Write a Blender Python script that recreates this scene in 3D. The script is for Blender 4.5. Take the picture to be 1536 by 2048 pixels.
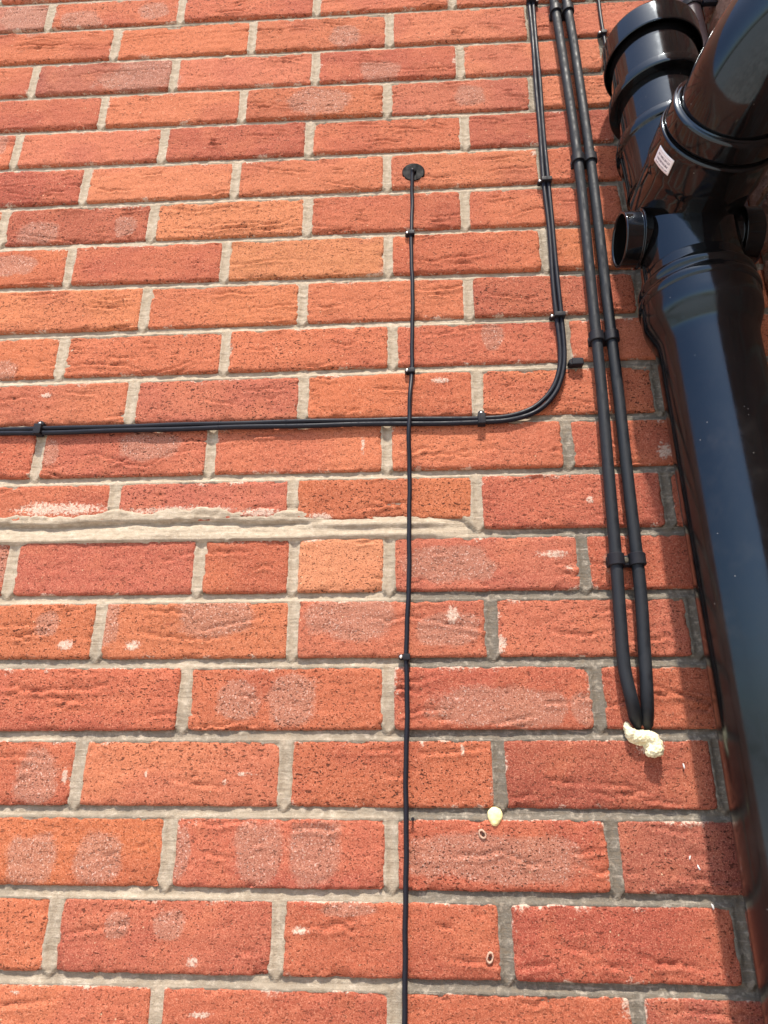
import bpy, bmesh, math, random
import numpy as np
from mathutils import Vector, Matrix

for o in list(bpy.data.objects):
    bpy.data.objects.remove(o)
S = bpy.context.scene
COL = S.collection
R = math.radians
rng = random.Random(7)

# ------------------------------------------------------------------ camera
# wall face is the plane y = 0 (outward = -y), x to the right, z up, metres
CAM = Vector((0.50775, -0.75066, -1.21900))
cam_d = bpy.data.cameras.new('camera')
cam = bpy.data.objects.new('camera', cam_d)
COL.objects.link(cam)
yaw, pit = R(-2.862), R(19.94)
fw = Vector((math.sin(yaw) * math.cos(pit), math.cos(yaw) * math.cos(pit), math.sin(pit)))
rt = Vector((math.cos(yaw), -math.sin(yaw), 0))
up = rt.cross(fw)
m = Matrix.Identity(4)
for i in range(3):
    m[i][0], m[i][1], m[i][2], m[i][3] = rt[i], up[i], -fw[i], CAM[i]
cam.matrix_world = m
cam_d.sensor_fit = 'HORIZONTAL'
cam_d.sensor_width = 36
cam_d.lens = 31.274
cam_d.clip_start = 0.02
cam_d.clip_end = 500
cam_d.dof.use_dof = True
cam_d.dof.focus_distance = 0.86
cam_d.dof.aperture_fstop = 12
S.camera = cam

# ------------------------------------------------------------------ light
SUN_EL, SUN_AZ = R(61), R(3)            # sun in front of the wall, a touch to the right
w = bpy.data.worlds.new('World')
S.world = w
w.use_nodes = True
nt = w.node_tree
nt.nodes.clear()
sky = nt.nodes.new('ShaderNodeTexSky')
sky.sky_type = 'NISHITA'
sky.sun_disc = False
sky.sun_elevation = SUN_EL
sky.sun_rotation = math.pi - SUN_AZ
sky.air_density = 1.0
sky.dust_density = 1.8
sky.ozone_density = 2.0
bg = nt.nodes.new('ShaderNodeBackground')
bg.inputs['Strength'].default_value = 0.15
out = nt.nodes.new('ShaderNodeOutputWorld')
nt.links.new(sky.outputs[0], bg.inputs[0])
nt.links.new(bg.outputs[0], out.inputs[0])

sd = bpy.data.lights.new('sun', 'SUN')
sd.energy = 3.5
sd.angle = R(2.0)
sd.color = (1.0, 0.93, 0.82)
sun = bpy.data.objects.new('sun', sd)
COL.objects.link(sun)
sv = Vector((math.sin(SUN_AZ) * math.cos(SUN_EL), -math.cos(SUN_AZ) * math.cos(SUN_EL), math.sin(SUN_EL)))
sun.rotation_euler = sv.to_track_quat('Z', 'Y').to_euler()
sun.location = sv * 20

S.view_settings.view_transform = 'Standard'
S.view_settings.look = 'None'
S.view_settings.exposure = 0.95
S.view_settings.gamma = 1
S.view_settings.use_curve_mapping = False

# ------------------------------------------------------------------ helpers
def link(name, me, mat=None, parent=None):
    o = bpy.data.objects.new(name, me)
    COL.objects.link(o)
    if mat is not None and me is not None and len(me.materials) == 0:
        me.materials.append(mat)
    if parent is not None:
        o.parent = parent
    return o

def tag(o, label=None, cat=None, group=None, kind=None):
    if label: o['label'] = label
    if cat: o['category'] = cat
    if group: o['group'] = group
    if kind: o['kind'] = kind
    return o

def empty(name, loc=(0, 0, 0)):
    o = bpy.data.objects.new(name, None)
    o.empty_display_size = 0.02
    o.location = loc
    COL.objects.link(o)
    return o

def kid(name, me, mat, parent):
    """mesh given in world coordinates, parented to a thing standing at parent.location"""
    o = link(name, me, mat, parent)
    base = Vector(parent.location)
    q = parent.parent
    while q is not None:
        base += Vector(q.location); q = q.parent
    o.matrix_parent_inverse = Matrix.Translation(-base)
    return o

def smooth(me, angle=None):
    me.polygons.foreach_set('use_smooth', [True] * len(me.polygons))
    if angle is not None:
        me.set_sharp_from_angle(angle=R(angle))
    me.update()

def mesh(name, verts, faces, angle=30):
    me = bpy.data.meshes.new(name)
    me.from_pydata([tuple(v) for v in verts], [], [tuple(f) for f in faces])
    smooth(me, angle)
    return me

def quads_np(name, co, quads):
    me = bpy.data.meshes.new(name)
    n, k = len(co), len(quads)
    me.vertices.add(n)
    me.vertices.foreach_set('co', np.asarray(co, np.float32).ravel())
    me.loops.add(k * 4)
    me.loops.foreach_set('vertex_index', np.asarray(quads, np.int32).ravel())
    me.polygons.add(k)
    me.polygons.foreach_set('loop_start', np.arange(0, k * 4, 4, dtype=np.int32))
    me.polygons.foreach_set('loop_total', np.full(k, 4, np.int32))
    me.polygons.foreach_set('use_smooth', np.ones(k, bool))
    me.update(calc_edges=True)
    me.validate()
    return me

def fattr(me, name, arr):
    a = me.attributes.new(name, 'FLOAT', 'POINT')
    a.data.foreach_set('value', np.asarray(arr, np.float32))

def cattr(me, name, arr):
    a = me.attributes.new(name, 'FLOAT_COLOR', 'POINT')
    a.data.foreach_set('color', np.asarray(arr, np.float32).ravel())

def hash2(ix, iy, s):
    h = (ix.astype(np.int64) * 374761393 + iy.astype(np.int64) * 668265263 + s * 974634777) & 0xFFFFFFFF
    h = ((h ^ (h >> 13)) * 1274126177) & 0xFFFFFFFF
    h = h ^ (h >> 16)
    return (h & 0xFFFF) / 65535.0

def vn(x, y, s=0):
    ix, iy = np.floor(x), np.floor(y)
    fx, fy = x - ix, y - iy
    fx = fx * fx * (3 - 2 * fx); fy = fy * fy * (3 - 2 * fy)
    a, b = hash2(ix, iy, s), hash2(ix + 1, iy, s)
    c, d = hash2(ix, iy + 1, s), hash2(ix + 1, iy + 1, s)
    return (a + (b - a) * fx) * (1 - fy) + (c + (d - c) * fx) * fy

def fbm(x, y, s=0, o=3):
    t, amp, n = 0, 0.5, 0
    for i in range(o):
        t = t + amp * vn(x * 2 ** i, y * 2 ** i, s + i * 17); n += amp; amp *= 0.55
    return t / n            # 0..1

def sstep(a, b, x):
    t = np.clip((x - a) / (b - a), 0, 1)
    return t * t * (3 - 2 * t)

# ------------------------------------------------------------------ materials
class NG:
    def __init__(s, name):
        s.m = bpy.data.materials.new(name); s.m.use_nodes = True
        s.t = s.m.node_tree; s.t.nodes.clear()
        s.o = s.n('ShaderNodeOutputMaterial'); s.b = s.n('ShaderNodeBsdfPrincipled')
        s.l(s.b.outputs[0], s.o.inputs[0])
        s.geo = s.n('ShaderNodeNewGeometry')
    def n(s, t, **k):
        x = s.t.nodes.new(t)
        for a, v in k.items(): setattr(x, a, v)
        return x
    def l(s, a, b): s.t.links.new(a, b)
    def put(s, sock, v):
        if hasattr(v, 'is_linked'): s.l(v, sock)
        else: sock.default_value = v
    def pos(s, sc=(1, 1, 1), off=(0, 0, 0)):
        mp = s.n('ShaderNodeMapping'); s.l(s.geo.outputs['Position'], mp.inputs[0])
        mp.inputs['Scale'].default_value = sc; mp.inputs['Location'].default_value = off
        return mp.outputs[0]
    def noise(s, scale, vec=None, detail=2, rough=.5):
        x = s.n('ShaderNodeTexNoise'); x.inputs['Scale'].default_value = scale
        x.inputs['Detail'].default_value = detail; x.inputs['Roughness'].default_value = rough
        s.l(vec if vec is not None else s.geo.outputs['Position'], x.inputs['Vector'])
        return x.outputs['Fac']
    def voro(s, scale, feat='F1', vec=None):
        x = s.n('ShaderNodeTexVoronoi', feature=feat); x.inputs['Scale'].default_value = scale
        s.l(vec if vec is not None else s.geo.outputs['Position'], x.inputs['Vector'])
        return x
    def mr(s, v, a, b, c=0.0, d=1.0, sm=True):
        x = s.n('ShaderNodeMapRange', interpolation_type='SMOOTHSTEP' if sm else 'LINEAR')
        s.put(x.inputs[0], v)
        for i, q in enumerate((a, b, c, d)): x.inputs[i + 1].default_value = q
        return x.outputs[0]
    def ma(s, op, a, b=0.0, c=0.0):
        x = s.n('ShaderNodeMath', operation=op)
        s.put(x.inputs[0], a); s.put(x.inputs[1], b); s.put(x.inputs[2], c)
        return x.outputs[0]
    def mix(s, f, a, b, mode='MIX'):
        x = s.n('ShaderNodeMix', data_type='RGBA', blend_type=mode)
        s.put(x.inputs[0], f)
        s.put(x.inputs[6], a if hasattr(a, 'is_linked') else (*a, 1) if len(a) == 3 else a)
        s.put(x.inputs[7], b if hasattr(b, 'is_linked') else (*b, 1) if len(b) == 3 else b)
        return x.outputs[2]
    def attr(s, name):
        x = s.n('ShaderNodeAttribute'); x.attribute_name = name
        return x
    def bump(s, h, dist, strength=1.0):
        x = s.n('ShaderNodeBump'); x.inputs['Strength'].default_value = strength
        x.inputs['Distance'].default_value = dist
        s.l(h, x.inputs['Height']); s.l(x.outputs[0], s.b.inputs['Normal'])
    def fin(s, col, rough, spec=0.3):
        s.put(s.b.inputs['Base Color'], col if hasattr(col, 'is_linked') else (*col, 1))
        s.put(s.b.inputs['Roughness'], rough)
        s.b.inputs['Specular IOR Level'].default_value = spec
        return s.m

MORTAR_CREAM = (0.405, 0.335, 0.250)
MORTAR_GREY = (0.155, 0.136, 0.110)

def brick_material(name, rough_scale=1.0):
    g = NG(name)
    tint = g.attr('tint').outputs['Color']
    kiss = g.attr('kiss').outputs['Fac']
    smear = g.attr('smear').outputs['Fac']
    n_f = g.noise(900, detail=3, rough=.65)
    n_m = g.noise(260, detail=3, rough=.6)
    n_l = g.noise(22, detail=3)
    drag = g.noise(1, g.pos((70, 60, 210)), detail=3, rough=.55)
    oi = g.n('ShaderNodeObjectInfo').outputs['Random']
    oi2 = g.ma('FRACT', g.ma('MULTIPLY', oi, 17.31))
    # sandy body colour
    c = g.mix(g.mr(n_l, .45, .75), tint, g.mix(.35, tint, (0.50, 0.165, 0.080)))
    c = g.mix(g.mr(n_f, .50, .70), c, g.mix(.62, c, (0.66, 0.31, 0.20)))
    c = g.mix(g.mr(n_f, .50, .32), c, g.mix(.62, c, (0.19, 0.045, 0.026)))
    c = g.mix(g.ma('MULTIPLY', g.mr(n_m, .56, .74), .40), c, (0.58, 0.22, 0.13))
    c = g.mix(g.ma('MULTIPLY', g.mr(n_m, .44, .28), .40), c, (0.24, 0.055, 0.032))
    c = g.mix(g.ma('MULTIPLY', g.mr(drag, .42, .24), g.mr(oi2, 0, 1, .1, .75)), c, (0.20, 0.05, 0.03))
    # grey-purple kiss marks with a salt-and-pepper grain
    km = g.ma('ADD', kiss, g.ma('MULTIPLY', g.ma('SUBTRACT', n_m, .5), .8))
    kc = g.mix(g.mr(n_f, .35, .68), (0.25, 0.105, 0.072), (0.45, 0.245, 0.175))
    kc = g.mix(g.mr(g.noise(520, detail=1), .60, .72), kc, (0.60, 0.46, 0.39))
    c = g.mix(g.ma('MULTIPLY', g.mr(km, .10, .95), .62), c, kc)
    # dark burnt pits
    pit1 = g.mr(g.noise(400, g.pos((1, 1, 1.35), (3, 1, 7)), detail=1.5), .615, .675)
    pit2 = g.mr(g.noise(190, g.pos((.8, 1, 1.9), (9, 4, 2)), detail=1.5), .655, .70)
    pits = g.ma('MULTIPLY', g.ma('MAXIMUM', pit1, pit2), g.ma('MULTIPLY', g.mr(n_l, .28, .58, .55, 1.0), g.mr(oi, 0, 1, .65, 1.0)))
    c = g.mix(g.ma('MULTIPLY', pits, .90), c, (0.050, 0.017, 0.012))
    # pale lime specks
    v = g.voro(125)
    sp = g.ma('MULTIPLY', g.mr(v.outputs['Distance'], .13, .07), g.mr(v.outputs['Color'], .84, .88))
    c = g.mix(g.ma('MULTIPLY', sp, .65), c, (0.66, 0.50, 0.32))
    # mortar haze on the arrises and smears
    sm = g.ma('ADD', smear, g.ma('MULTIPLY', g.ma('SUBTRACT', g.noise(300, detail=4, rough=.7), .5), 1.9))
    smc = g.mix(g.mr(n_f, .35, .7), (0.50, 0.36, 0.28), (0.74, 0.60, 0.49))
    smf = g.ma('MULTIPLY', g.mr(sm, .42, .80), .84)
    c = g.mix(smf, c, smc)
    h = g.ma('MULTIPLY', n_f, .45)
    h = g.ma('ADD', h, g.ma('MULTIPLY', n_m, .60))
    h = g.ma('ADD', h, g.ma('MULTIPLY', drag, g.mr(oi2, 0, 1, .1, .6)))
    h = g.ma('SUBTRACT', h, g.ma('MULTIPLY', pits, .8))
    h = g.ma('ADD', h, g.ma('MULTIPLY', smf, .25))
    g.bump(h, .0012 * rough_scale, .85)
    return g.fin(c, .9, .15)

M_BRICK = brick_material('brick_face')
M_BRICK_ROUGH = brick_material('rustic_brick_face', 2.2)

def mortar_material():
    g = NG('mortar')
    grey = g.attr('grey').outputs['Fac']
    n_f = g.noise(700, detail=4, rough=.75)
    n_m = g.noise(150, detail=5, rough=.65)
    n_l = g.noise(28, detail=3)
    gm = g.mr(g.ma('ADD', grey, g.ma('MULTIPLY', g.ma('SUBTRACT', n_l, .5), .5)), .15, .85)
    c = g.mix(gm, MORTAR_CREAM, MORTAR_GREY)
    c = g.mix(g.mr(n_m, .48, .75), c, g.mix(.40, c, (0.70, 0.60, 0.48)))
    c = g.mix(g.mr(n_m, .48, .28), c, g.mix(.5, c, (0.25, 0.19, 0.13)))
    c = g.mix(g.mr(n_f, .45, .28), c, g.mix(.55, c, (0.16, 0.12, 0.09)))
    c = g.mix(g.mr(n_f, .60, .74), c, g.mix(.4, c, (0.80, 0.74, 0.64)))
    tw = g.noise(1, g.pos((26, 26, 320)), detail=4, rough=.65)
    c = g.mix(g.ma('MULTIPLY', g.mr(tw, .50, .34), .45), c, (0.20, 0.155, 0.11))
    c = g.mix(g.ma('MULTIPLY', g.mr(tw, .54, .72), .35), c, (0.66, 0.56, 0.46))
    h = g.ma('ADD', g.ma('ADD', g.ma('MULTIPLY', n_f, .5), g.ma('MULTIPLY', tw, .6)), g.ma('MULTIPLY', n_m, 1.0))
    g.bump(h, .0015, .9)
    return g.fin(c, .93, .12)
M_MORTAR = mortar_material()

def plastic(name, col, rough, spec=.5, dust=.0, bump=0.0, ior=1.5):
    g = NG(name)
    n = g.noise(60, detail=4, rough=.65)
    nf = g.noise(900, detail=2)
    c = g.mix(g.mr(n, .3, .7), col, tuple(q * 1.35 for q in col))
    if dust > 0:
        v = g.voro(150)
        d = g.ma('MULTIPLY', g.mr(v.outputs['Distance'], .10, .05), g.mr(v.outputs['Color'], .82, .86))
        c = g.mix(g.ma('MULTIPLY', d, dust), c, (.42, .40, .37))
        c = g.mix(g.ma('MULTIPLY', g.mr(g.noise(14, detail=5, rough=.7), .52, .8), dust * .10), c, (.25, .22, .19))
    st_ = g.noise(1, g.pos((220, 220, 6)), detail=3, rough=.6)
    r = g.ma('ADD', g.mr(n, .25, .8, rough * .75, rough * 1.4), g.mr(st_, .55, .8, 0.0, rough * .6))
    g.fin(c, r, spec)
    g.b.inputs['IOR'].default_value = ior
    if bump > 0:
        g.bump(g.ma('ADD', g.ma('MULTIPLY', nf, .3), n), bump, .5)
    return g.m

M_PVC = plastic('gloss_black_pvc', (.0040, .0038, .0040), .085, .5, .45, .00006, 1.58)
M_PVC.node_tree.nodes['Principled BSDF'].inputs['Specular Tint'].default_value = (.66, .84, 1.0, 1)
M_PIPE = plastic('satin_black_pipe', (.0040, .0038, .0040), .15, .5, .55, .00010, 1.58)
M_PIPE.node_tree.nodes['Principled BSDF'].inputs['Specular Tint'].default_value = (.66, .84, 1.0, 1)
M_RUBBER = plastic('black_rubber_seal', (.008, .008, .008), .35, .4, .2)
M_CONDUIT = plastic('satin_black_conduit', (.011, .013, .017), .58, .3, .6, .0001, 1.5)
M_CLIP = plastic('black_clip_plastic', (.010, .010, .014), .55, .25, .3, .0001)
M_CABLE = plastic('black_cable_sheath', (.009, .010, .016), .48, .25, .1, 0, 1.45)
M_BROWN = plastic('brown_pipe_plastic', (.075, .052, .055), .35, .5, .3)

def cable_print():
    g = NG('black_cable_sheath_with_print')
    st = g.attr('stripe').outputs['Fac']
    n = g.noise(1, g.pos((620, 200, 420)), detail=1)
    f = g.ma('MULTIPLY', st, g.mr(n, .50, .56))
    c = g.mix(g.ma('MULTIPLY', f, .55), (.010, .011, .018), (.50, .50, .52))
    return g.fin(c, .48, .25)
M_THIN = cable_print()
M_DISC = plastic('flat_black_cover', (.0035, .0035, .005), .6, .12, 0, 0, 1.4)

def simple(name, col, rough, metal=0.0, spec=.5, var=.25, scale=200, bump=.0):
    g = NG(name)
    n = g.noise(scale, detail=3, rough=.6)
    c = g.mix(g.mr(n, .3, .7), tuple(q * (1 - var) for q in col), tuple(min(1, q * (1 + var)) for q in col))
    g.fin(c, rough, spec)
    g.b.inputs['Metallic'].default_value = metal
    if bump: g.bump(n, bump, .7)
    return g.m
M_NAIL = simple('bright_nail_head', (.78, .77, .74), .25, .7, .5, .1)
M_SCREW = simple('tarnished_screw', (.13, .115, .085), .5, .5)
M_FOAM = simple('cured_foam', (.72, .66, .44), .75, 0, .3, .12, 160, .0008)
M_FOAM_Y = simple('yellow_cut_foam', (.88, .79, .40), .7, 0, .3, .12, 220, .0006)
M_FLECK = simple('white_fleck', (.70, .68, .66), .7, 0, .3, .15, 600, .0003)
M_RING = simple('pale_ring', (.52, .34, .25), .8, 0, .2, .2, 500, .0004)
M_HOLE = simple('hole_shadow', (.05, .03, .025), .9, 0, .1)
M_GROUND = simple('garden_paving', (.46, .43, .38), .9, 0, .2, .3, 6)

def slab_material():
    g = NG('plain_brickwork')
    mp = g.n('ShaderNodeMapping'); g.l(g.geo.outputs['Position'], mp.inputs[0])
    mp.inputs['Rotation'].default_value = (R(-90), 0, 0)
    b = g.n('ShaderNodeTexBrick'); g.l(mp.outputs[0], b.inputs[0])
    b.inputs['Color1'].default_value = (.40, .125, .06, 1); b.inputs['Color2'].default_value = (.33, .10, .055, 1)
    b.inputs['Mortar'].default_value = (.45, .38, .30, 1); b.inputs['Scale'].default_value = 1
    b.inputs['Mortar Size'].default_value = .005; b.inputs['Brick Width'].default_value = .225; b.inputs['Row Height'].default_value = .075
    n = g.noise(300, detail=3)
    c = g.mix(g.mr(n, .5, .3), b.outputs[0], g.mix(.5, b.outputs[0], (.15, .05, .03)))
    g.bump(n, .001, .7)
    return g.fin(c, .9, .15)
M_SLAB = slab_material()

# ------------------------------------------------------------------ the brick wall
# measured on the wall, millimetres: bed joint k -> (height at x=0, slope in mm per m)
BED = {1:(-71.6,5.1), 2:(-151.2,-0.5), 3:(-227.3,-1.9), 4:(-301.8,-2.2), 5:(-377.6,2.3), 6:(-453.2,5.5), 7:(-527.6,2.6),
 8:(-601.6,-3.3), 9:(-679.4,4.8), 10:(-752.1,5.9), 11:(-822.3,-2.3), 12:(-897.5,1.9), 13:(-972.6,-2.0), 14:(-1048.2,-0.2),
 15:(-1122.3,-1.7), 16:(-1200.2,0.8), 17:(-1274.9,-2.9), 18:(-1349.9,-3.7), 19:(-1424.4,-4.4)}
PERP = {1:[-99.6,128.4,357.9], 2:[24.6,253.9,479.4], 3:[-99.7,132.2,361.2,590.2], 4:[26.5,249.4,475.0,698.5],
 5:[-99.9,131.1,356.7,591.8], 6:[20.9,249.0,474.8], 7:[-92.0,132.7,360.2,585.6], 8:[21.4,245.9,475.9,691.9],
 9:[139.8,359.4,584.6], 10:[34.5,258.2,481.5], 11:[140.3,366.0,589.2], 12:[28.8,251.6,474.0,695.5],
 13:[135.7,358.6,582.1,805.7], 14:[22.7,250.9,363.4,476.0,700.2], 15:[140.6,366.8,590.8,814.2],
 16:[248.6,475.1,699.9], 17:[141.0,365.3,590.3,815.6], 18:[248.0,477.7,699.8], 19:[139.3,365.8,588.3,812.1], 20:[251.3,480.5]}
KISS = [(-133.9,-38.3,53.1,43.5),(82.7,-36.3,27.8,22.3),(-45.0,-48.7,39.3,24.8),(407.0,-120.7,26.1,23.2),(76.3,-189.2,64.4,38.1),(464.1,-204.2,33.1,24.1),(367.0,-268.2,60.8,29.6),(601.1,-267.2,24.4,21.0),(-128.2,-327.6,11.4,22.8),(-36.5,-502.7,34.0,22.0),(92.8,-495.0,17.9,18.3),(-59.2,-560.1,33.4,19.3),(-42.7,-734.0,19.4,17.1),(173.1,-850.5,42.0,20.9),(44.3,-857.9,11.8,19.5),(613.0,-701.6,14.3,21.5),(8.6,-1005.5,9.9,27.7),(79.9,-1078.4,16.7,16.1),(150.6,-1076.2,12.9,25.8),(275.8,-1069.9,51.1,27.4),(431.5,-1073.1,55.7,28.3),(538.6,-1089.4,41.8,20.0),(311.8,-1163.1,24.9,24.2),(368.3,-1164.4,25.3,27.1),(600.4,-1170.5,78.5,23.5),(95.5,-1245.1,25.3,30.3),(107.1,-1322.6,27.4,26.4),(175.3,-1320.3,27.2,26.3),(261.5,-1311.5,10.4,30.0),(341.0,-1313.4,29.8,31.5),(397.4,-1313.0,31.6,31.4),(586.4,-1316.4,85.0,24.8),(204.4,-1379.0,13.2,12.0),(257.5,-1378.4,17.1,13.7),(436.5,-1362.9,29.7,6.0),(682.4,-1172.3,15.8,20.3),(546.9,-1010.1,54.7,23.7),(735.2,-1012.7,11.3,17.7),(152.1,-677.5,8.3,6.5)]
SMEAR = [(665.3,-1001.6,26.2,7.8),(683.8,-1017.9,7.9,7.1),(127.6,-1240.0,4.4,13.9),(215.8,-1237.9,2.8,6.0),(302.0,-1247.2,4.2,4.9),(322.7,-1238.8,16.1,3.0),(283.2,-1409.9,8.9,9.1),(387.6,-1382.2,14.8,4.3),(599.0,-1102.7,7.7,13.1),(702.1,-1434.6,15.6,18.7),(811.1,-874.0,13.0,14.5),(183.4,-1102.2,15.1,7.9),(104.6,-1101.6,12.9,7.9),(444.0,-857.0,3.8,17.8),(553.1,-1215.0,3.7,8.9),(748,-1213,20,10),(762,-1203,10,8),(393.2,-950.0,18.1,6.4),(215.0,-940.3,98.7,9.1),(70.5,-935.0,81.9,11.8),(320.0,-944.2,36.6,7.7),(22.9,-774.1,12.3,6.0),(542.3,-767.2,19.2,5.2),(692.2,-389.2,8.7,7.7),(178.3,-229.2,11.3,8.8),(110.7,-1437.0,7.4,3.2),(294.7,-1452.5,14.5,3.2),(582.5,-190.1,7.8,11.1),(410.1,-1126.0,33.4,4.4),(715.0,-935.7,5.8,6.3),(547.6,-1071.4,9.0,14.7)]
CREASE = [[(-150.6,-109.9),(-121.8,-103.7),(-86.2,-111.0),(-44.5,-105.6)],[(-43.9,-186.8),(8.9,-179.0),(58.5,-179.0),(116.3,-180.6)],[(-82.0,-500.6),(-47.0,-506.8),(-0.2,-518.0),(44.6,-520.0)],[(-109.8,-418.8),(-60.1,-435.9),(-22.3,-433.0)],[(80.3,-730.2),(124.5,-730.1),(153.4,-744.0),(186.8,-741.2),(215.5,-726.8),(249.0,-724.1)],[(149.1,-709.1),(169.2,-705.9)],[(26.9,-796.4),(32.6,-790.7)],[(71.3,-863.4),(110.1,-862.9),(150.8,-877.7),(176.5,-878.2),(203.3,-861.6),(244.6,-859.2)],[(160.3,-502.7),(219.6,-510.0),(320.7,-501.2),(349.2,-488.9)],[(637.1,-1241.9),(652.1,-1245.2),(677.2,-1249.5)],[(599.7,-1263.4),(620.4,-1258.6),(633.2,-1258.6)],[(681.6,-1256.1),(708.6,-1262.2)],[(716.8,-1257.0),(747.1,-1256.0)],[(539.1,-1313.5),(566.5,-1315.1),(591.6,-1311.8)],[(579.4,-1308.3),(601.4,-1314.9),(618.1,-1322.9),(635.4,-1322.7)],[(655.9,-1313.7),(693.4,-1308.1)],[(634.7,-1387.1),(648.2,-1395.2),(676.0,-1399.8)],[(595.0,-1411.4),(623.5,-1407.8),(637.8,-1405.5)],[(670.8,-1405.1),(707.3,-1411.5)],[(721.8,-1407.3),(749.8,-1406.2)],[(654.8,-1092.1),(687.4,-1095.2),(720.6,-1091.0)],[(181.2,-1085.1),(220.1,-1094.0),(272.3,-1096.1),(300.9,-1094.7)],[(39.6,-1159.4),(72.9,-1152.5),(118.4,-1150.5),(170.0,-1151.8)],[(258.9,-1191.8),(297.2,-1189.3),(324.3,-1184.2)],[(103.9,-1132.4),(150.5,-1135.4)],[(236.9,-154.8),(302.8,-165.1),(352.0,-179.8)],[(302.3,-666.9),(343.1,-664.4)],[(369.7,-649.2),(417.4,-648.6)],[(764.1,-246.0),(786.6,-247.5)],[(82.3,-675.0),(137.1,-668.9)],[(3.2,-622.8),(30.6,-615.4)],[(599.8,-637.8),(626.4,-640.4),(659.2,-646.6),(685.5,-649.2)],[(483.9,-864.9),(508.6,-868.8),(539.6,-862.8)],[(291.9,-713.9),(322.1,-714.9)],[(673.6,-869.4),(688.8,-868.4)],[(591.2,-812.0),(622.2,-816.4)],[(305.8,-1157.8),(334.0,-1163.2)],[(525.9,-630.8),(559.5,-636.2)],[(421.7,-501.5),(450.3,-504.7)],[(-45.9,-591.1),(11.8,-589.1)],[(237.5,-368.6),(283.9,-379.1)],[(532.6,-315.0),(570.0,-327.5)],[(152.3,-1388.2),(186.9,-1381.3),(206.9,-1379.0)],[(237.2,-1244.9),(302.4,-1252.1)],[(37.5,-1089.6),(62.5,-1096.7)]]
KISS = np.array(KISS) / 1000; SMEAR = np.array(SMEAR) / 1000
ROW0, ROW1 = -3, 25                      # rows built as single bricks (row r lies between bed r-1 and bed r)
XL, XC = -0.62, 0.975                    # left end of the modelled bricks, inner corner on the right
HB, HP = 0.0052, 0.0060                  # half thickness of bed and upright joints

def bed(k):
    if k in BED: return BED[k][0] / 1000, BED[k][1] / 1000
    return -0.075 * k + (0.001 if k > 12 else 0), 0.0
def perps(r):
    if r in PERP:
        p = [q / 1000 for q in PERP[r]]
    else:
        p = [0.0253 if r % 2 == 0 else -0.0997] if r < 14 else [0.0275 if r % 2 == 0 else 0.140]
        if r > 14: p = [0.0255 if r % 2 == 0 else 0.140]
    while p[0] > XL + .03: p.insert(0, p[0] - 0.225 + rng.uniform(-.0015, .0015))
    while p[-1] < XC - .225: p.append(p[-1] + 0.225 + rng.uniform(-.0015, .0015))
    if p[-1] > XC - .03: p.pop()
    return p
ROWP = {r: perps(r) for r in range(ROW0, ROW1 + 1)}

def field(ells, x, z, soft=.35, boxy=2.6, s=3):
    out = np.zeros_like(x)
    wob = (fbm(x * 70, z * 70, s, 2) - .5) * .38 + (fbm(x * 28, z * 28, s + 4, 2) - .5) * .5
    for cx, cz, rx, rz in ells:
        ax_, az_ = np.abs(x - cx) / rx, np.abs(z - cz) / rz
        sel = (ax_ < 1.6) & (az_ < 1.6)
        if not sel.any(): continue
        d = (ax_[sel] ** boxy + az_[sel] ** boxy) ** (1 / boxy) + wob[sel]
        out[sel] = np.maximum(out[sel], 1 - sstep(1 - soft, 1 + soft * .5, d))
    return out

def crease_h(lines, x, z):
    """drag wrinkles: a groove with a lip under it"""
    h = np.zeros_like(x)
    for ln in lines:
        ln = np.asarray(ln)
        if ln[:, 0].max() < x.min() - .004 or ln[:, 0].min() > x.max() + .004: continue
        if ln[:, 1].max() < z.min() - .004 or ln[:, 1].min() > z.max() + .004: continue
        a0, a1 = ln[0, 0], ln[-1, 0]
        zz = np.interp(x, ln[:, 0], ln[:, 1]) + (vn(x * 160, x * 0 + ln[0, 1] * 900, 5) - .5) * .004
        t = (x - a0) / (a1 - a0)
        taper = np.clip(np.sin(np.clip(t, 0, 1) * np.pi), 0, 1) ** .6
        dz = z - zz
        h += taper * (-.0027 * np.exp(-(dz / .0016) ** 2) + .0016 * np.exp(-((dz + .0034) / .0022) ** 2))
    return h

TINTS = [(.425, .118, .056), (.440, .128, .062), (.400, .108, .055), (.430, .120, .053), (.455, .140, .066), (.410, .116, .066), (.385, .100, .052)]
TINTS_UP = [(.455, .130, .060), (.470, .140, .066), (.435, .120, .058), (.450, .127, .057), (.480, .150, .070), (.440, .126, .066), (.425, .112, .055)]  # lighter set for upper rows: glare towards the top put into brick colour
SPECIAL = [((250.7,-488.7),(.49,.170,.075)), ((362.8,-560.8),(.49,.172,.075)), ((421.6,-1011.3),(.52,.205,.105)), 
           ((22.3,-496.2),(.33,.085,.05)), ((251.0,-344.2),(.36,.085,.045)), ((-43.9,-397.8),(.36,.09,.045)), ((-133.9,-38.3),(.33,.12,.085)),
           ((19.7,-196.7),(.33,.10,.06)), ((-92,-270),(.37,.095,.048)), ((690,-1240),(.34,.082,.046)), ((740,-1310),(.31,.082,.052)), ((700,-1400),(.35,.085,.046)), ((780,-1235),(.32,.080,.046)), ((770,-1160),(.35,.088,.048)), ((560,-1316),(.37,.095,.052)), ((720,-1455),(.33,.085,.05)), ((560,-1455),(.38,.095,.05)), ((560,-1160),(.37,.092,.048)), ((530,-1390),(.40,.100,.05)), ((760,-1010),(.37,.09,.05)), ((780,-640),(.34,.085,.05)), ((780,-330),(.34,.085,.05))]  # darker lower-right entries: the fall-off of light there put into the tint

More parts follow.
